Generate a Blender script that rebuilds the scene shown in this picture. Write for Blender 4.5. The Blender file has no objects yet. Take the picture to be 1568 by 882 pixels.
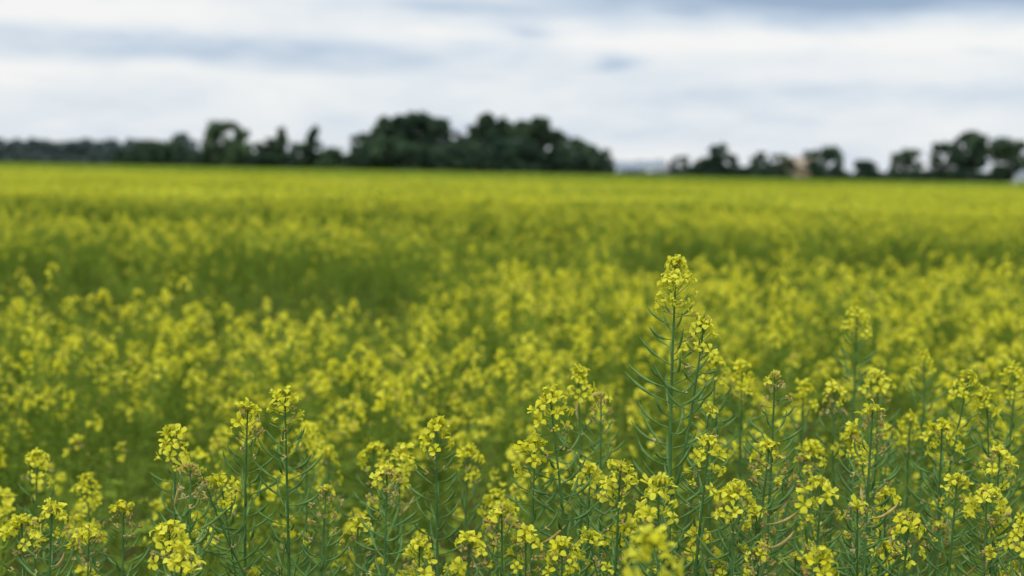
import bpy, math, time
import numpy as np
from mathutils import Matrix, Vector, Euler
T0=time.time()
scene=bpy.context.scene
R=np.random.default_rng
CAMZ=1.55; K=0.72/1568.0

# ------------------------------------------------------------ materials
def newmat(name):
    m=bpy.data.materials.new(name); m.use_nodes=True
    nt=m.node_tree; nt.nodes.clear(); return m,nt
def leafy(name,c1,c2,trans=0.3,scale=60.0,rough=0.6,rand=0.25):
    """diffuse+translucent plant tissue with noise and per-plant variation"""
    m,nt=newmat(name); N=nt.nodes; L=nt.links
    geo=N.new('ShaderNodeNewGeometry')
    no=N.new('ShaderNodeTexNoise'); no.inputs['Scale'].default_value=scale; no.inputs['Detail'].default_value=1
    L.new(geo.outputs['Position'],no.inputs['Vector'])
    oi=N.new('ShaderNodeObjectInfo')
    ri=N.new('ShaderNodeMath'); ri.operation='MULTIPLY_ADD'; ri.inputs[1].default_value=rand; ri.inputs[2].default_value=-rand/2
    L.new(oi.outputs['Random'],ri.inputs[0])
    mr=N.new('ShaderNodeMapRange'); mr.inputs[1].default_value=0.3; mr.inputs[2].default_value=0.7
    L.new(no.outputs['Fac'],mr.inputs[0])
    ad=N.new('ShaderNodeMath'); ad.operation='ADD'; ad.use_clamp=True
    L.new(mr.outputs[0],ad.inputs[0]); L.new(ri.outputs[0],ad.inputs[1])
    mx=N.new('ShaderNodeMix'); mx.data_type='RGBA'
    mx.inputs[6].default_value=(*c1,1); mx.inputs[7].default_value=(*c2,1)
    L.new(ad.outputs[0],mx.inputs[0])
    col=mx.outputs[2]
    pb=N.new('ShaderNodeBsdfDiffuse' if trans>0 else 'ShaderNodeBsdfPrincipled')
    L.new(col,pb.inputs[0]); 
    if trans<=0: pb.inputs['Roughness'].default_value=rough; pb.inputs['Specular IOR Level'].default_value=.25
    o=N.new('ShaderNodeOutputMaterial')
    if trans>0:
        tr=N.new('ShaderNodeBsdfTranslucent'); L.new(col,tr.inputs['Color'])
        ms=N.new('ShaderNodeMixShader'); ms.inputs[0].default_value=trans
        L.new(pb.outputs[0],ms.inputs[1]); L.new(tr.outputs[0],ms.inputs[2]); L.new(ms.outputs[0],o.inputs[0])
    else: L.new(pb.outputs[0],o.inputs[0])
    return m
M_STEM=leafy('mustard_stem',(0.045,0.125,0.032),(0.095,0.205,0.055),0.0,40)
M_POD =leafy('mustard_pod',(0.105,0.220,0.065),(0.220,0.360,0.110),0.15,90)
M_PET =leafy('mustard_petal',(0.72,0.69,0.035),(0.86,0.83,0.095),0.35,80,0.6,0.5)
M_BUD =leafy('mustard_bud',(0.38,0.46,0.04),(0.60,0.60,0.06),0.2,150)
M_DRY =leafy('mustard_withered_petal',(0.52,0.38,0.11),(0.72,0.60,0.28),0.3,90)
M_LEAF=leafy('mustard_leaf',(0.075,0.16,0.035),(0.16,0.26,0.06),0.3,30)
M_FG  =leafy('mustard_field_green',(0.11,0.19,0.026),(0.32,0.42,0.060),0.3,5,.6,.6)
MATS=[M_STEM,M_POD,M_PET,M_BUD,M_DRY,M_LEAF,M_FG]
STEM,POD,PET,BUD,DRY,LEAF,FG=range(7)

# ------------------------------------------------------------ mesh builder
class B:
    def __init__(s): s.v=[]; s.q=[]; s.m=[]; s.n=0
    def add(s,v,q,mat):
        v=np.asarray(v,float); q=np.asarray(q,int)
        s.v.append(v); s.q.append(q+s.n); s.n+=len(v)
        s.m.append(np.full(len(q),mat) if np.isscalar(mat) else mat)
    def mesh(s,name,mats,smooth=True):
        v=np.concatenate(s.v); q=np.concatenate(s.q); m=np.concatenate(s.m)
        me=bpy.data.meshes.new(name)
        me.vertices.add(len(v)); me.vertices.foreach_set('co',v.astype(np.float32).ravel())
        me.loops.add(4*len(q)); me.loops.foreach_set('vertex_index',q.astype(np.int32).ravel())
        me.polygons.add(len(q)); me.polygons.foreach_set('loop_start',np.arange(0,4*len(q),4,dtype=np.int32))
        me.polygons.foreach_set('material_index',m.astype(np.int32))
        me.polygons.foreach_set('use_smooth',np.full(len(q),smooth))
        for x in mats: me.materials.append(x)
        me.update(calc_edges=True); return me
def nrm(a): return a/(np.linalg.norm(a,axis=-1,keepdims=True)+1e-12)
def tube(b,pts,rad,sides,mat):
    pts=np.asarray(pts,float); n=len(pts); rad=np.asarray(rad,float)
    t=nrm(np.gradient(pts,axis=0))
    ref=np.array([0.31,0.95,0.05]) if abs(t[0][1])<0.8 else np.array([0.95,0.1,0.3])
    u=nrm(np.cross(t,ref)); w=np.cross(t,u)
    a=np.arange(sides)*2*np.pi/sides
    ring=pts[:,None,:]+rad[:,None,None]*(np.cos(a)[None,:,None]*u[:,None,:]+np.sin(a)[None,:,None]*w[:,None,:])
    if sides==2:
        i=np.arange(n-1)*2; q=np.stack([i,i+1,i+3,i+2],-1); b.add(ring.reshape(-1,3),q,mat); return
    i=np.arange(n-1)[:,None]*sides; j=np.arange(sides)[None,:]; j2=(j+1)%sides
    q=np.stack([i+j,i+j2,i+sides+j2,i+sides+j],-1).reshape(-1,4)
    b.add(ring.reshape(-1,3),q,mat)
def frame(d,rng):
    d=nrm(d); r=rng.normal(size=3); u=nrm(np.cross(d,r)); w=np.cross(d,u)
    return np.stack([u,w,d],0)   # rows
# flower templates
def flower_tpl(rng,det):
    V=[];Q=[];Mt=[]; n=0
    for k in range(4):
        a=k*np.pi/2+rng.normal()*0.16; dr=rng.normal()*0.0016; sc=rng.uniform(.8,1.1)
        if det: rows=[(.0006,.0,.0005),(.0018,.0035,.0008),(.0042,.0060,.0026),(.0072,.0064+dr,.0034),(.0093,.0050+dr*2,.0020)]
        else:   rows=[(.0006,.001,.0012),(.0062,.0062,.0048),(.0100,.0052+dr*2,.0030)]
        c,s=np.cos(a),np.sin(a)
        for (r,z,w) in rows:
            for t in ((-1,0,1) if det else (-1,1)):
                y=t*w; zz=z+(0.0011 if t==0 and det else 0)*-1+rng.normal()*.0003
                V.append([(r*c-y*s)*sc,(r*s+y*c)*sc,zz])
        m=3 if det else 2
        for i in range(len(rows)-1):
            for j in range(m-1):
                Q.append([n+i*m+j,n+i*m+j+1,n+(i+1)*m+j+1,n+(i+1)*m+j]); Mt.append(0)
        n+=len(rows)*m
    if det: # stamens / pistil
        for k in range(5):
            a=k*1.257; r=.0012; 
            p=np.array([r*np.cos(a),r*np.sin(a),.001]); e=p*np.array([1.9,1.9,1])+[0,0,.0066]
            o=np.array([-np.sin(a),np.cos(a),0])*.00045
            V+= [p-o,p+o,e+o*1.6,e-o*1.6]; Q.append([n,n+1,n+2,n+3]); Mt.append(1); n+=4
    return np.array(V),np.array(Q),np.array(Mt)
_r=R(5)
FT={True:[flower_tpl(_r,True) for _ in range(6)],False:[flower_tpl(_r,False) for _ in range(4)]}
def bud_tpl(sides):
    a=np.arange(sides)*2*np.pi/sides; V=[]
    for z,r in ((0,.0004),(.0018,.0013),(.0038,.0012),(.0052,.0003)):
        V+=[[r*np.cos(x),r*np.sin(x),z] for x in a]
    Q=[[i*sides+j,i*sides+(j+1)%sides,(i+1)*sides+(j+1)%sides,(i+1)*sides+j] for i in range(3) for j in range(sides)]
    return np.array(V),np.array(Q)
BT={True:bud_tpl(5),False:bud_tpl(3)}
def leaf(b,p,d,L,W,rng,mat=LEAF):
    d=nrm(d); side=nrm(np.cross(d,[0,0,1.])+rng.normal(size=3)*.15); up=np.cross(side,d)
    V=[];n=6
    for i in range(n):
        t=i/(n-1); w=W*(math.sin(math.pi*min(1,t*.93+.05))**.8)*(1+.25*math.sin(i*2.4)); 
        c=p+d*L*t+np.array([0,0,-1])*L*.35*t*t
        for s in (-1,0,1): V.append(c+side*w*s*.5+up*abs(s)*w*.18)
    Q=[[i*3+j,i*3+j+1,i*3+j+4,i*3+j+3] for i in range(n-1) for j in range(2)]
    b.add(V,Q,mat)

class Curve:
    def __init__(s,pts):
        s.p=np.asarray(pts,float); d=np.linalg.norm(np.diff(s.p,axis=0),axis=1)
        s.c=np.concatenate([[0],np.cumsum(d)]); s.L=s.c[-1]; s.t=nrm(np.gradient(s.p,axis=0))
    def at(s,dt):
        x=max(0,s.L-dt)
        return np.array([np.interp(x,s.c,s.p[:,k]) for k in range(3)]), nrm(np.array([np.interp(x,s.c,s.t[:,k]) for k in range(3)]))

def raceme(b,cv,rng,det,nfl=20,fz=.036,dry=.15,rl=.2,podlen=.03,size=1.0,gp=POD):
    top,T=cv.at(0)
    nb=(22 if det else 4)
    bv,bq=BT[det]; bs=(1.0 if det else 1.9)*size
    for i in range(nb):
        th=math.acos(1-(i+.5)/nb*0.95); az=i*2.4+rng.normal()*.2
        F=frame(T,R(3)); d=math.cos(th)*F[2]+math.sin(th)*(math.cos(az)*F[0]+math.sin(az)*F[1])
        base=top+d*.0045*size-T*.001; G=frame(nrm(d+T*.6),rng)
        b.add(base+(bv*bs*rng.uniform(.7,1.1))@G,bq,DRY if rng.random()<dry*.5 else BUD)
    az0=rng.uniform(0,6)
    for i in range(nfl):
        f=(i+.5)/nfl; dt=.003+fz*f**1.1; az=az0+i*2.4+rng.normal()*.3
        P,t=cv.at(dt); F=frame(t,R(3))
        a=math.radians(25+58*f+rng.normal()*12); ped=(.0065+.0085*min(1,f*1.6))*size*rng.uniform(.7,1.3)
        d=math.cos(a)*F[2]+math.sin(a)*(math.cos(az)*F[0]+math.sin(az)*F[1])
        e=P+d*ped
        if det: tube(b,[P,P+d*ped*.5-t*.0006,e],[.0004,.0004,.0005],3,gp)
        isdry=rng.random()<(dry*(.4+1.2*f))
        tv,tq,tm=FT[det][rng.integers(len(FT[det]))]
        G=frame(nrm(d+np.array([0,0,.3])+rng.normal(size=3)*.3),rng)
        s=size*rng.uniform(.72,1.02)*(.62 if isdry else 1.0); vv=tv*s
        if isdry: vv=vv*np.array([.6,.6,1.3])+rng.normal(size=vv.shape)*.0006
        elif rng.random()<.25: vv=vv*np.array([.55,.55,1.25])
        elif det: vv=vv+rng.normal(size=vv.shape)*.00035
        b.add(e+vv@G,tq,np.where(tm==0,DRY if isdry else PET,BUD))
    step=.0052 if det else .0115
    dt=fz*.8; i=0
    while dt<min(rl,cv.L*.98):
        g=min(1,(dt-fz*.8)/.05); az=az0+i*2.4+rng.normal()*.25; i+=1
        P,t=cv.at(dt); F=frame(t,R(3))
        rad=math.cos(az)*F[0]+math.sin(az)*F[1]
        Lp=(.011+(podlen-.011)*g)*rng.uniform(.75,1.15)*size; ped=.010*size*(.7+.5*g)
        a0=math.radians(rng.uniform(58,86)); bend=math.radians(rng.uniform(25,62))
        ns=5 if det else 2
        pts=[P]; a=a0; p=P+ped*(math.cos(a)*t+math.sin(a)*rad); pts.append(p)
        tw=rng.normal()*.18; sid=np.cross(t,rad)
        for k in range(ns):
            a=a0-bend*(k+1)/ns; p=p+Lp/ns*(math.cos(a)*t+math.sin(a)*rad+tw*sid); pts.append(p)
        if det:
            r=np.array([.0005,.0006,.0011,.00150,.00150,.0010,.00025])*(.6+.5*g)*size
            tube(b,pts,r,4,gp if rng.random()>.02 else DRY)
            if rng.random()<(.5 if dt<fz*2 else .12):
                c=pts[2]; G=frame(rng.normal(size=3),rng)*.003
                b.add([c-G[0]-G[1],c+G[0]-G[1]*.6,c+G[0]*.7+G[1],c-G[0]*.8+G[1]*.5],[[0,1,2,3]],DRY)
        else:
            tube(b,pts,np.linspace(.0016,.0012,len(pts)),2,gp)
        dt+=step*rng.uniform(.7,1.3)

def plant(b,H,rng,off=(0,0),nb=4,det=True,main={},branches=None,greens=(STEM,POD,LEAF),leaves=6,zmin=.5,spread=(.04,.16),drop=(.025,.20)):
    st,pd,lf=greens
    n=16; t=np.linspace(0,1,n); ph=rng.uniform(0,6,2)
    w=.010*np.sin(t*5+ph[0])*t*(1-t)*4; w2=.010*np.sin(t*4+ph[1])*t*(1-t)*4
    pts=np.stack([off[0]*t**1.25+w,off[1]*t**1.25+w2,H*t],1)
    cv=Curve(pts); k=dict(nfl=20 if det else 11,rl=rng.uniform(.15,.26)); k.update(main)
    tube(b,pts,np.interp(t,[0,.6,.85,1],[.0048,.0030,.0020,.0009])*(1 if det else 1.1),6 if det else 3,st)
    raceme(b,cv,rng,det,gp=pd,**k)
    bl=[]
    for i in range(nb):
        zs=H-rng.uniform(.16,.42); az=rng.uniform(0,6.28); out=rng.uniform(*spread)
        zt=H-rng.uniform(*drop); zt=max(zt,zs+.06)
        bl.append((math.cos(az)*out,math.sin(az)*out,zs,zt,{}))
    if branches: bl+=branches
    for (ox,oy,zs,zt,kw) in bl:
        s=np.array([np.interp(zs,pts[:,2],pts[:,0]),np.interp(zs,pts[:,2],pts[:,1]),zs])
        m=9; u=np.linspace(0,1,m)
        bp=np.stack([s[0]+ox*u**.75,s[1]+oy*u**.75,zs+(zt-zs)*u**1.25],1)
        bc=Curve(bp); tube(b,bp,np.interp(u,[0,1],[.0019,.0008]),4 if det else 3,st)
        kk=dict(nfl=int(rng.choice([3,6,11,15,18])) if det else int(rng.integers(6,12)),rl=bc.L*rng.uniform(.6,.95),size=rng.uniform(.78,.96),dry=k.get('dry',.15),fz=rng.uniform(.020,.032))
        kk.update(kw); raceme(b,bc,rng,det,gp=pd,**kk)
        leaf(b,s,np.array([ox,oy,.06]),rng.uniform(.03,.07),rng.uniform(.006,.014),rng,lf)
    for i in range(leaves):
        z=rng.uniform(zmin,H-.25); az=rng.uniform(0,6.28)
        s=np.array([np.interp(z,pts[:,2],pts[:,0]),np.interp(z,pts[:,2],pts[:,1]),z])
        leaf(b,s,np.array([math.cos(az),math.sin(az),.5]),rng.uniform(.05,.11),rng.uniform(.015,.04),rng,lf)

def link(o,parent=None):
    scene.collection.objects.link(o)
    if parent: o.parent=parent
    return o

# ------------------------------------------------------------ foreground mustard plants, standing on the ground
def hor(px): return 262+(px-784)*.0204
# bearing, top, distance, withered share, stem-foot bearing offset, raceme length, n branches
H_=[(433,598,1.50,.30,-8,.34,2),(375,620,1.55,.45,-10,.26,2),(260,656,1.62,.15,0,.18,1),(285,716,1.45,.8,30,.16,2),
(668,645,1.62,.10,4,.20,2),(590,722,1.45,.7,0,.16,3),(570,684,1.95,.10,0,.1,2),(612,690,1.8,.2,0,.12,2),(717,690,1.9,.1,0,.1,2),
(495,750,1.5,.9,-25,.16,1),(48,695,1.85,.1,-10,.16,1),(68,782,1.45,.1,-30,.1,1),(122,732,2.0,.05,10,.1,1),(180,780,1.5,.8,20,.18,1),
(250,812,1.38,.3,20,.1,1),(820,675,1.55,.1,8,.18,2),(843,602,1.55,.15,100,.30,1),(886,564,1.8,.1,40,.2,1),(922,604,1.72,.9,40,.2,1),
(1090,672,1.42,.1,-40,.12,2),(1098,545,1.9,.1,-20,.16,2),(1140,555,2.0,.05,0,.15,2),(1190,572,1.6,.95,-12,.2,2),(1235,588,2.15,.05,0,.1,2),
(1183,682,1.45,.6,-60,.16,2),(1265,738,1.35,.08,0,.08,1),(1315,474,2.2,.05,20,.2,0),(1350,574,2.0,.15,0,.14,3),(1282,590,1.9,.7,-10,.14,2),
(1342,624,1.5,.9,-20,.26,2),(1420,540,2.2,.05,-5,.2,1),(1490,570,1.8,.15,-110,.24,1),(1518,602,1.8,.1,40,.2,2),(1562,562,2.0,.1,0,.2,2),
(1012,738,1.4,.1,20,.08,1),(952,715,1.5,.25,-4,.14,2),(1130,747,1.4,.1,-30,.1,1),(1002,826,.98,.1,0,.1,0),(768,782,1.4,.9,0,.12,2),
(718,828,1.36,.2,0,.08,1),(805,815,1.4,.4,0,.1,2),(862,836,1.38,.3,0,.1,2),(1265,853,1.3,.3,0,.08,1),(1402,795,1.42,.5,-20,.1,3),
(1475,732,1.6,.4,0,.1,3),(1365,752,1.55,.3,0,.1,3),(905,716,1.65,.1,10,.12,2),(1165,785,1.45,.7,0,.1,3),(268,852,1.34,.3,0,.08,1),
(1522,755,1.55,.3,0,.12,3),(640,832,1.45,.2,-10,.1,2),(1075,815,1.5,.4,0,.1,2),(960,800,1.7,.1,0,.1,2),(1450,650,1.75,.3,0,.15,2),
(1250,680,1.8,.15,0,.15,2),(1310,660,1.9,.1,0,.15,2),(1400,640,2.0,.1,0,.15,2),(1540,690,1.6,.3,0,.15,2),(545,800,1.6,.4,0,.12,2),
(465,655,2.1,.05,0,.1,1),(20,800,1.6,.1,0,.1,1),(125,820,1.6,.6,0,.14,2),(760,760,1.9,.1,0,.1,2),(500,690,2.2,.1,0,.1,1)]
for k,(px,py,d,dry,lean,rl,nb) in enumerate(H_):
    rng=R(100+k); b=B()
    topx=(px-784+(py-441)*.0204)*K*d; h=CAMZ-(py-hor(px))*K*d
    lx=-lean*K*d*1.6; ly=rng.normal()*.05
    nf=int(rng.integers(17,26)); 
    if dry>.75: nf=int(nf*.8)
    plant(b,h-.006,rng,(lx,ly),nb,True,dict(rl=max(rl,.14),dry=dry,fz=rng.uniform(.028,.042),nfl=nf,size=rng.uniform(.95,1.10),podlen=rng.uniform(.028,.036)),leaves=8,zmin=.45,spread=(.04,.12),drop=(.08,.24))
    o=link(bpy.data.objects.new('mustard_plant',b.mesh('mustard_plant',MATS)))
    o.location=(topx-lx,d-ly,0)
# the tall one
rng=R(77); b=B(); d=1.5; h=CAMZ-(395-hor(1035))*K*d-.007
br=[(.030,-.01,h-.25,h-.060,dict(nfl=20,rl=.10,size=.95,dry=.1,fz=.032)),
    (.045,.04,h-.32,h-.16,dict(nfl=7,rl=.12,size=.8,dry=.2)),
    (.07,-.02,h-.46,h-.26,dict(nfl=3,rl=.2,size=.85,dry=.4))]
plant(b,h,rng,(.012,0),0,True,dict(nfl=36,fz=.054,rl=.42,dry=.06,podlen=.038,size=1.08),branches=br,leaves=6)
o=link(bpy.data.objects.new('mustard_plant',b.mesh('mustard_plant',MATS)))
o.location=((1035-784)*K*d-.012,d,0)
for k in range(48):
    rng=R(900+k); b=B(); side=k%4
    d=rng.uniform(1.4,2.0)
    if side==0: x=-.38*d-rng.uniform(.02,.8)
    elif side==1: x=.38*d+rng.uniform(.02,.8)
    elif side==2: x=rng.uniform(.08,.36)*d
    else: x=rng.uniform(-.36,.36)*d
    h=CAMZ-d*(rng.uniform(.225,.30) if x>.1 else rng.uniform(.285,.33))
    plant(b,h,rng,(rng.normal()*.05,rng.normal()*.04),3,True,dict(rl=.18,nfl=int(rng.choice([4,10,18])),dry=rng.choice([.1,.3,.8])),leaves=9)
    o=link(bpy.data.objects.new('mustard_plant',b.mesh('mustard_plant',MATS))); o.location=(x,d,0)
print('heroes',time.time()-T0)

# ------------------------------------------------------------ the field: instanced masses
field=link(bpy.data.objects.new('mustard_field',None))
def tcoll(name,meshes):
    c=bpy.data.collections.new(name)
    for i,m in enumerate(meshes):
        c.objects.link(bpy.data.objects.new('%s_%02d'%(name,i),m))
    return c
def scatter(name,pts,rot,scl,idx,coll):
    me=bpy.data.meshes.new(name); n=len(pts); me.vertices.add(n)
    me.vertices.foreach_set('co',pts.astype(np.float32).ravel())
    for nm,ar in (('rot',rot),('scl',scl)):
        a=me.attributes.new(nm,'FLOAT_VECTOR','POINT'); a.data.foreach_set('vector',ar.astype(np.float32).ravel())
    a=me.attributes.new('ix','INT','POINT'); a.data.foreach_set('value',idx.astype(np.int32))
    me.update()
    o=link(bpy.data.objects.new(name,me),field)
    ng=bpy.data.node_groups.new(name,'GeometryNodeTree')
    ng.interface.new_socket('Geometry',in_out='INPUT',socket_type='NodeSocketGeometry')
    ng.interface.new_socket('Geometry',in_out='OUTPUT',socket_type='NodeSocketGeometry')
    N=ng.nodes; L=ng.links
    gi=N.new('NodeGroupInput'); go=N.new('NodeGroupOutput'); ip=N.new('GeometryNodeInstanceOnPoints')
    ci=N.new('GeometryNodeCollectionInfo'); ci.inputs['Collection'].default_value=coll
    ci.inputs['Separate Children'].default_value=True; ci.inputs['Reset Children'].default_value=True
    def na(nm,ty):
        x=N.new('GeometryNodeInputNamedAttribute'); x.data_type=ty; x.inputs['Name'].default_value=nm; return x.outputs['Attribute']
    ip.inputs['Pick Instance'].default_value=True
    L.new(gi.outputs[0],ip.inputs['Points']); L.new(ci.outputs[0],ip.inputs['Instance'])
    L.new(na('ix','INT'),ip.inputs['Instance Index']); L.new(na('rot','FLOAT_VECTOR'),ip.inputs['Rotation'])
    L.new(na('scl','FLOAT_VECTOR'),ip.inputs['Scale']); L.new(ip.outputs[0],go.inputs[0])
    md=o.modifiers.new('instances','NODES'); md.node_group=ng
    return o
def sm(x,a,b): t=np.clip((x-a)/(b-a),0,1); return t*t*(3-2*t)
def box(x,a,b,s): return sm(x,a-s,a+s)*(1-sm(x,b-s,b+s))
def wob(x,y,s=1.0): return np.sin(x*1.3*s+1.1)*.5+np.sin(y*1.1*s+x*.6*s+2)*.5+np.sin(x*2.9*s-y*2.1*s)*.35+np.sin(x*.43*s+y*.37*s+4)*.6
def dip(x,y):
    yy=y+.35*wob(x,y); 
    a=.52*box(x,-8,-.36,.3)*box(yy,4.9,8.6,.3)
    b=.30*box(x,-.5,.9,.3)*box(yy,7.0,10.5,.6)
    c=.56*box(x,.70,2.9,.22)*box(yy,8.0,11.6,.35)
    c2=.44*box(x,2.6,8,.5)*box(yy,9.0,12.3,.5)
    e=.30*box(x,-9,-1.6,.6)*box(yy,13,16.5,1.0)+.34*box(x,-1.4,.9,.4)*box(yy,12,15.5,.6)
    return np.maximum.reduce([a,b,c,c2,e])
def canopy(x,y): return 1.14+.028*wob(x,y,.8)-dip(x,y)
vm=[]
for i in range(7):
    b=B(); rng=R(40+i)
    plant(b,1.1,rng,(rng.normal()*.04,rng.normal()*.04),6,False,dict(dry=.08 if i<5 else .3,nfl=12,size=1.02),greens=(FG,FG,FG),leaves=9,zmin=.4,spread=(.05,.19))
    vm.append(b.mesh('flowering',MATS))
for i in range(4):
    b=B(); rng=R(60+i)
    plant(b,1.1,rng,(rng.normal()*.04,rng.normal()*.04),0,False,dict(dry=.1,nfl=6,fz=.02),
      branches=[(rng.normal()*.11,rng.normal()*.11,rng.uniform(.7,.85),rng.uniform(.92,1.08),dict(nfl=(5 if j<2 else 0),fz=.015)) for j in range(7)],
      greens=(FG,FG,FG),leaves=16,zmin=.45)
    vm.append(b.mesh('podded',MATS))
C1=tcoll('field_plant',vm)
rng=R(9); Rmax=20
n=int(26*(2*(.46*Rmax+1.2))*(Rmax-1.9))
x=rng.uniform(-1,1,n)*(.46*Rmax+1.2); y=rng.uniform(1.9,Rmax,n)
k=(np.abs(x)<.46*y+1.2)&(rng.random(n)<np.interp(y,[1.9,2.4,2.9,3.6,9,12,20],[.28,.40,.7,1,1,.75,.6])); x=x[k]; y=y[k]; n=len(x)
dp=dip(x,y)
h=canopy(x,y)+rng.normal(size=n)*(.035+.10*dp)+np.where(rng.random(n)<.06,rng.uniform(.03,.1,n),0)-.05*(y<2.8)
ff=np.interp(y,[2,3,4,6,8,12,16,20],[.72,.90,.95,.82,.56,.54,.78,.90])-1.7*dp+.18*wob(x,y,1.7)*(y>3)
fl=rng.random(n)<ff
idx=np.where(fl,rng.integers(0,7,n),rng.integers(7,11,n))
s=rng.uniform(.85,1.1,n)
scatter('near_plants',np.stack([x,y,np.zeros(n)],1),np.stack([rng.normal(size=n)*.05,rng.normal(size=n)*.05,rng.uniform(0,6.28,n)],1),
   np.stack([s,s,h/1.12],1),idx,C1)
print('near',n,time.time()-T0)
def rquads(b,C,sx,sy,mat,rng,upright=False):
    n=len(C); a=nrm(rng.normal(size=(n,3))); 
    if upright: a=nrm(a*np.array([.35,.35,.1])+np.array([0,0,1]))
    c=nrm(np.cross(a,rng.normal(size=(n,3))))
    sx=sx*rng.uniform(.7,1.3,(n,1)); sy=sy*rng.uniform(.7,1.3,(n,1))
    V=np.stack([C-a*sx-c*sy,C-a*sx+c*sy,C+a*sx+c*sy,C+a*sx-c*sy],1).reshape(-1,3)
    b.add(V,np.arange(4*n).reshape(-1,4),mat)
def patch(S,dn,rng,nh,hs,flow,hvar,gs):
    b=B(); n=int(S*S*dn); p=np.stack([rng.uniform(-S/2,S/2,n),rng.uniform(-S/2,S/2,n),-np.abs(rng.normal(size=n))*hvar],1)
    m=rng.random(n)<flow
    C=np.repeat(p[m],nh,0); C=C+rng.normal(size=C.shape)*np.array([.012,.012,.015])*hs
    rquads(b,C,.0072*hs,.0072*hs,PET,rng)
    C=np.repeat(p,4,0); C=C+rng.normal(size=C.shape)*np.array([.03,.03,.05])*gs+[0,0,-.08]
    rquads(b,C,.022*gs,.005*gs,FG,rng)
    C=p+[0,0,-.22]; rquads(b,C,.2,.004*gs,FG,rng,True)
    C=p+rng.normal(size=p.shape)*.05+[0,0,-.35]; rquads(b,C,.06*gs,.03*gs,FG,rng)
    return b.mesh('patch',MATS)
C2=tcoll('field_patch_mid',[patch(1.6,95,R(200+i),7,1.15,[.85,.80,.72,.35][i],.06,1.2) for i in range(4)])
C3=tcoll('field_patch_far',[patch(6,45,R(300+i),5,2.3,.86,.07,2.2) for i in range(3)])
def grid(S,y0,y1,spr,add):
    P=[]
    yy=y0+S/2
    while yy<y1:
        w=spr*yy+add; nx=int(w/S)+1
        for i in range(-nx,nx+1): P.append((i*S,yy))
        yy+=S
    return np.array(P)
def put(name,P,coll,nv,S,rng,greenf):
    n=len(P); x,y=P[:,0],P[:,1]
    z=1.14+.03*wob(x*.3,y*.3)+rng.normal(size=n)*.012
    g=rng.random(n)<greenf(x,y)
    idx=np.where(g,nv-1,rng.integers(0,max(1,nv-1),n))
    scatter(name,np.stack([x,y,z],1),np.stack([np.zeros(n),np.zeros(n),rng.integers(0,4,n)*np.pi/2],1),np.ones((n,3)),idx,coll)
put('mid_patches',grid(1.6,19.7,62,.46,3),C2,4,1.6,R(3),lambda x,y:.2*(y<36)+.5*(wob(x*.25,y*.3)>.5)*(y<45))
put('far_patches',grid(6,62,236,.46,10),C3,3,6,R(4),lambda x,y:.2+0*x)
print('field',time.time()-T0)

# ------------------------------------------------------------ ground
m,nt=newmat('field_soil_and_grass'); N=nt.nodes; L=nt.links
geo=N.new('ShaderNodeNewGeometry'); no=N.new('ShaderNodeTexNoise'); no.inputs['Scale'].default_value=1.5; no.inputs['Detail'].default_value=8
L.new(geo.outputs['Position'],no.inputs['Vector'])
cr=N.new('ShaderNodeValToRGB'); cr.color_ramp.elements[0].position=.35; cr.color_ramp.elements[0].color=(.09,.08,.03,1)
cr.color_ramp.elements[1].position=.6; cr.color_ramp.elements[1].color=(.09,.15,.03,1)
L.new(no.outputs['Fac'],cr.inputs[0]); pb=N.new('ShaderNodeBsdfDiffuse')
L.new(cr.outputs[0],pb.inputs[0]); o=N.new('ShaderNodeOutputMaterial'); L.new(pb.outputs[0],o.inputs[0])
b=B(); g=np.linspace(-2500,2500,41); X,Y=np.meshgrid(g,g+1500,indexing='ij')
V=np.stack([X.ravel(),Y.ravel(),np.zeros(X.size)],1); i=np.arange(40)[:,None]*41+np.arange(40)[None,:]
b.add(V,np.stack([i,i+41,i+42,i+1],-1).reshape(-1,4),0)
link(bpy.data.objects.new('ground',b.mesh('ground',[m])))

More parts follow.
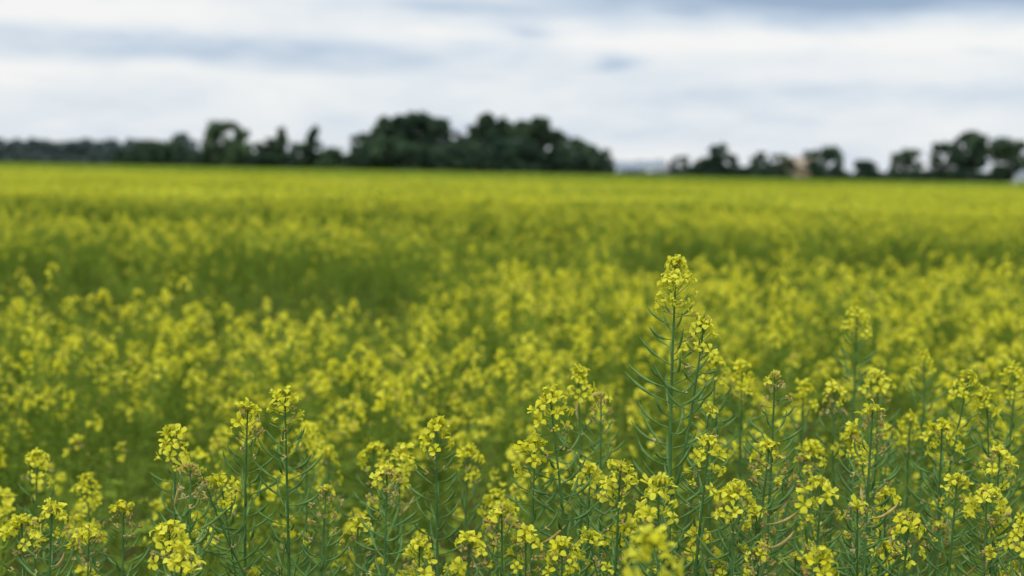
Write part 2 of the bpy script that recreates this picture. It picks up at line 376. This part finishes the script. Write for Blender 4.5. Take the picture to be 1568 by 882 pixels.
# ------------------------------------------------------------ trees
M_BARK=leafy('bark',(.05,.04,.03),(.09,.075,.055),0,3)
M_FOL=leafy('tree_foliage',(.034,.068,.050),(.105,.160,.092),.2,.6,.8,.6)
M_FOL2=leafy('light_tree_foliage',(.065,.110,.065),(.130,.200,.100),.2,.5,.8,.6)
M_FOLD=leafy('hazy_distant_foliage',(.095,.130,.130),(.13,.175,.165),.1,.3,.8,.4)  # air haze painted into the leaf colour: paler and bluer, no volume
TM=[M_BARK,M_FOL,M_FOL2,M_FOLD]
def tree(b,x0,y0,h,w,rng,kind='round',mat=1,dn=1.0,leafs=.24,base=.10):
    if kind=='stem': base=.3
    th=h*.75; t=np.linspace(0,1,6)
    tp=np.stack([x0+rng.normal()*.15*t,y0+0*t,th*t],1); r0=.022*h+.05
    tube(b,tp,r0*(1-.8*t),7,0)
    ncl=int(34*dn*max(1,h/7)); cl=[]
    for i in range(ncl):
        u=rng.uniform(0,1)**.9; z=h*(base+(1-base)*u)
        uu=(z/h-base)/(1-base)
        if kind=='round': prof=math.sqrt(max(.02,1-(2*uu-1)**2))**.8 if uu>.5 else .8+.2*uu*2
        elif kind=='column': prof=.85*min(1,(1-uu)*2.2+.12)*min(1,.45+uu*2)
        elif kind=='cone': prof=(1-uu)*.95+.08
        else: prof=min(1,.5+uu)*math.sqrt(max(.02,1-uu**3))
        az=rng.uniform(0,6.28); rr=w/2*prof*rng.uniform(.15,1.0)**.6
        cr=w*rng.uniform(.06,.15); 
        p=np.array([x0+rr*math.cos(az),y0+rr*math.sin(az),min(z,h-cr*.8)])
        cl.append((p,cr))
        if i%2==0:
            s=np.array([x0,y0,min(th*.95,p[2]*rng.uniform(.45,.75))]); mid=(s+p)/2+[0,0,-.1*w*.3]
            tube(b,[s,mid,p],[r0*.35,r0*.22,r0*.08],4,0)
    for p,cr in cl:
        nl=int(75*dn); d=nrm(rng.normal(size=(nl,3)))*(rng.uniform(.25,1,(nl,1))**.5)*cr*np.array([1,1,.8])*(1+.25*rng.normal(size=(nl,1)))
        rquads(b,p+d,leafs*h/9+.05,leafs*.75*h/9+.04,mat,rng)
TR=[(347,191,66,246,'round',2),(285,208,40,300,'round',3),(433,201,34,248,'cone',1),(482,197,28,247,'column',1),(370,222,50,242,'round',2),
(236,218,60,250,'round',1),(270,218,40,252,'round',1),(410,214,44,250,'round',1),(460,222,46,246,'round',1),(515,230,60,244,'round',2),
(562,208,50,246,'round',1),(590,183,44,250,'column',1),(618,182,46,252,'stem',1),(645,178,52,255,'round',1),(672,186,40,252,'round',1),(600,215,80,244,'round',2),
(695,205,44,250,'round',1),(722,196,40,252,'round',1),(745,179,44,250,'column',1),(768,184,40,252,'stem',1),(800,190,42,250,'stem',2),
(826,186,50,252,'round',1),(850,204,50,250,'round',1),(880,214,60,248,'round',1),(912,228,50,246,'round',1),(780,215,90,243,'round',1),(700,222,80,243,'round',1),
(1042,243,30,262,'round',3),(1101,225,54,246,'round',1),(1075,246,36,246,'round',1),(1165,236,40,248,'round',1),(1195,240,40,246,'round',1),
(1262,228,56,246,'round',1),(1322,249,42,246,'round',1),(1384,233,58,246,'round',1),(1442,222,48,247,'round',1),(1484,206,56,250,'stem',1),
(1538,215,66,247,'stem',1),(1600,205,60,250,'round',1),(-25,205,50,250,'round',1),(1650,225,70,250,'round',1),(1720,215,60,250,'column',1),(-90,215,70,250,'round',1)]
for k,(px,py,w,d,kd,mt) in enumerate(TR):
    b=B(); rng=R(500+k); hh=1.55+(hor(px)-py+3)*K*d; px2=px+(py-441)*.0204
    tree(b,0,0,hh,w*K*d*1.05,rng,kd,mt)
    o=link(bpy.data.objects.new('deciduous_tree',b.mesh('deciduous_tree',TM,False))); o.location=((px2-784)*K*d,d,0)
def mass(name,spec,seed):
    b=B(); rng=R(seed)
    for (x0,x1,y0,y1,step,d,mt) in spec:
        px=x0
        while px<x1:
            t=(px-x0)/(x1-x0); py=y0+(y1-y0)*t+rng.normal()*2.0
            dd=d*rng.uniform(.98,1.06); hh=1.55+(hor(px)-py)*K*dd
            tree(b,(px-4-784)*K*dd,dd,hh,step*2.6*K*dd,rng,'round',mt,.7,.5,base=0.0)
            px+=step*rng.uniform(.7,1.2)
    return link(bpy.data.objects.new(name,b.mesh(name,TM,False)))
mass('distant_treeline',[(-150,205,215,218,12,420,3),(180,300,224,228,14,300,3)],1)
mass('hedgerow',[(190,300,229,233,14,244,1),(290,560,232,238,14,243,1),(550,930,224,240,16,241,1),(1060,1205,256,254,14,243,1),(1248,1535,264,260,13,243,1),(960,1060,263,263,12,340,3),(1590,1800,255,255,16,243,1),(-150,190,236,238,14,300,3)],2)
print('trees',time.time()-T0)

# ------------------------------------------------------------ buildings
def flat(name,c,sc=3,rough=.85):
    return leafy(name,tuple(v*.88 for v in c),c,0,sc,rough,.05)
M_GL=flat('window_glass',(.05,.06,.07),1,.2); M_FR=flat('white_frame',(.75,.75,.73))
def bx_(b,x0,x1,y0,y1,z0,z1,mat):
    V=[(x,y,z) for x in (x0,x1) for y in (y0,y1) for z in (z0,z1)]
    b.add(V,[[0,1,3,2],[4,6,7,5],[0,4,5,1],[2,3,7,6],[0,2,6,4],[1,5,7,3]],mat)
def house(name,x,y,w,dp,eh,rh,wall,roof,rot=0,win=3):
    root=link(bpy.data.objects.new(name,None)); root.location=(x,y,0); root.rotation_euler[2]=rot
    def part(nm,fn,mats):
        b=B(); fn(b); link(bpy.data.objects.new(nm,b.mesh(nm,mats,False)),root)
    def walls(b):
        bx_(b,-w/2,w/2,-dp/2,dp/2,0,eh,0)
        for s in (-1,1):
            X=s*(w/2-.01); b.add([(X,-dp/2,eh),(X,dp/2,eh),(X,0,eh+rh),(X,0,eh+rh)],[[0,1,2,3]],0)
    def rf(b):
        for s in (-1,1):
            o=.35; sl=rh/(dp/2)
            ye=s*(dp/2+o); ze=eh-o*sl
            V=[(-w/2-o,ye,ze),(w/2+o,ye,ze),(w/2+o,0,eh+rh),(-w/2-o,0,eh+rh)]
            V+=[(a,c,z+.15) for a,c,z in V]
            b.add(V,[[0,1,2,3],[4,7,6,5],[0,4,5,1],[1,5,6,2],[3,2,6,7],[0,3,7,4]],0)
        bx_(b,w*.2,w*.2+.7,-.4,.4,eh+rh*.6,eh+rh+.8,1)
    def wn(b):
        for i in range(win):
            cx=-w/2+(i+.5)*w/win
            if i==win//2: continue
            for z in ([.9] if eh<4 else [.9,3.0]):
                bx_(b,cx-.6,cx+.6,-dp/2-.06,-dp/2+.02,z,z+1.1,1); bx_(b,cx-.5,cx+.5,-dp/2-.09,-dp/2-.05,z+.1,z+1.0,0)
    def dr(b):
        cx=-w/2+(win//2+.5)*w/win; bx_(b,cx-.5,cx+.5,-dp/2-.07,-dp/2+.02,0,2.1,0)
    part('walls',walls,[wall]); part('roof',rf,[roof,M_BR]); part('windows',wn,[M_GL,M_FR]); part('door',dr,[M_BR])
M_BR=flat('brown_brick',(.25,.17,.14)); WH=flat('white_render',(.78,.80,.82)); RT=flat('red_tile_roof',(.27,.23,.24)); GT=flat('grey_roof',(.27,.32,.38))
OR=flat('ochre_render',(.40,.31,.20)); BN=flat('beige_roof',(.33,.27,.20))
def hp(px,d): return (px-8-784)*K*d
house('white_house',hp(970,520),520,11,8,3.2,2.6,WH,GT,.15)
house('white_house',hp(1004,500),500,8,8,3.9,2.2,WH,GT,-.2)
house('white_house',hp(1024,540),540,7,7,2.8,1.8,WH,RT,.4)
house('white_house',hp(948,560),560,8,7,3.0,2.2,WH,GT,-.1)
house('white_house',hp(1571,290),290,7,7,2.9,1.6,WH,GT,.1)
house('ochre_house',hp(1226,262),262,6,7,3.4,1.7,OR,BN,.05)

# ------------------------------------------------------------ world
SE,SR=math.radians(48),math.radians(-140)
w=bpy.data.worlds.new("World"); scene.world=w; w.use_nodes=True; nt=w.node_tree; nt.nodes.clear(); N=nt.nodes; L=nt.links
sky=N.new('ShaderNodeTexSky'); sky.sky_type='NISHITA'; sky.sun_disc=False; sky.sun_elevation=SE; sky.sun_rotation=SR
bg1=N.new('ShaderNodeBackground'); bg1.inputs[1].default_value=.08; L.new(sky.outputs[0],bg1.inputs[0])
tc=N.new('ShaderNodeTexCoord'); sp=N.new('ShaderNodeSeparateXYZ'); L.new(tc.outputs['Generated'],sp.inputs[0])
def mth(op,a,b_=None,c=None,clamp=False):
    n=N.new('ShaderNodeMath'); n.operation=op; n.use_clamp=clamp
    for i,v in enumerate((a,b_,c)):
        if v is None: continue
        if isinstance(v,(int,float)): n.inputs[i].default_value=v
        else: L.new(v,n.inputs[i])
    return n.outputs[0]
def noise(sx,sy,sz,det,off=0):
    mp=N.new('ShaderNodeMapping'); mp.inputs['Scale'].default_value=(sx,sy,sz); mp.inputs['Location'].default_value=(off,off*.7,off*.3)
    L.new(tc.outputs['Generated'],mp.inputs[0]); n=N.new('ShaderNodeTexNoise'); n.inputs['Scale'].default_value=1; n.inputs['Detail'].default_value=det
    n.inputs['Roughness'].default_value=.5
    L.new(mp.outputs[0],n.inputs['Vector']); return mth('SUBTRACT',n.outputs['Fac'],.5)
wz=noise(10,10,40,2,9.7)
X=mth('ADD',sp.outputs[0],mth('MULTIPLY',wz,.05)); Z=mth('ADD',sp.outputs[2],mth('MULTIPLY',wz,.017))
def gauss(cx,cz,sx,sz,amp):
    a=mth('DIVIDE',mth('SUBTRACT',X,cx),sx); a=mth('MULTIPLY',a,a); c=mth('DIVIDE',mth('SUBTRACT',Z,cz),sz); c=mth('MULTIPLY',c,c)
    return mth('MULTIPLY',mth('EXPONENT',mth('MULTIPLY',mth('ADD',a,c),-1.0)),amp)
terms=[gauss(.26,.123,.22,.018,.90),gauss(.10,.130,.10,.012,.42),gauss(-.14,.078,.15,.011,.36),gauss(-.32,.083,.10,.012,.2),gauss(.076,.078,.016,.0065,.55),
 gauss(.01,.096,.022,.005,.40),gauss(.28,.055,.17,.011,.26),gauss(-.05,.112,.12,.006,.22),gauss(.31,.086,.02,.003,.2),
 gauss(.2,.092,.25,.007,-.28),gauss(-.34,.100,.09,.010,-.35),gauss(-.28,.062,.14,.005,-.2),gauss(0,.02,.6,.025,.14)]
tot=mth('MULTIPLY',noise(7,7,30,3,1.7),.70)
tot=mth('ADD',tot,mth('MULTIPLY',noise(24,24,80,3,7.7),.40))
tot=mth('ADD',tot,.17)
for g_ in terms: tot=mth('ADD',tot,g_)
cr=N.new('ShaderNodeValToRGB'); e=cr.color_ramp.elements
e[0].position=0; e[0].color=(.95,.95,.94,1); e[1].position=1; e[1].color=(.34,.45,.61,1)
x=e.new(.3); x.color=(.77,.83,.89,1); x=e.new(.6); x.color=(.55,.65,.78,1)
L.new(tot,cr.inputs[0])
el=N.new('ShaderNodeMapRange'); el.inputs[1].default_value=.15; el.inputs[2].default_value=.9; el.inputs[3].default_value=1.0; el.inputs[4].default_value=1.75
L.new(sp.outputs[2],el.inputs[0])
bg2=N.new('ShaderNodeBackground'); L.new(cr.outputs[0],bg2.inputs[0]); L.new(el.outputs[0],bg2.inputs[1])
ms=N.new('ShaderNodeMixShader'); ms.inputs[0].default_value=.93; L.new(bg1.outputs[0],ms.inputs[1]); L.new(bg2.outputs[0],ms.inputs[2])
o=N.new('ShaderNodeOutputWorld'); L.new(ms.outputs[0],o.inputs[0])
sl=bpy.data.lights.new('sun','SUN'); sl.energy=0.9; sl.angle=math.radians(22); sl.color=(1,.98,.95)
so=link(bpy.data.objects.new('sun',sl))
sd=Vector((math.sin(SR)*math.cos(SE),math.cos(SR)*math.cos(SE),math.sin(SE))); so.rotation_euler=sd.to_track_quat('Z','Y').to_euler(); so.location=(0,-5,20)

# ------------------------------------------------------------ camera
cd=bpy.data.cameras.new('camera'); co=link(bpy.data.objects.new('camera',cd)); scene.camera=co
cd.lens=50; cd.sensor_width=36; cd.clip_start=.05; cd.clip_end=6000
M_=Matrix.Rotation(math.radians(90-4.70),4,'X')@Matrix.Rotation(math.radians(1.17),4,'Z')
co.matrix_world=Matrix.Translation((0,0,CAMZ))@M_
cd.dof.use_dof=True; cd.dof.focus_distance=1.5; cd.dof.aperture_fstop=4.5; cd.dof.aperture_blades=9
scene.view_settings.view_transform='Standard'; scene.view_settings.look='None'; scene.view_settings.exposure=0
print('done',time.time()-T0)
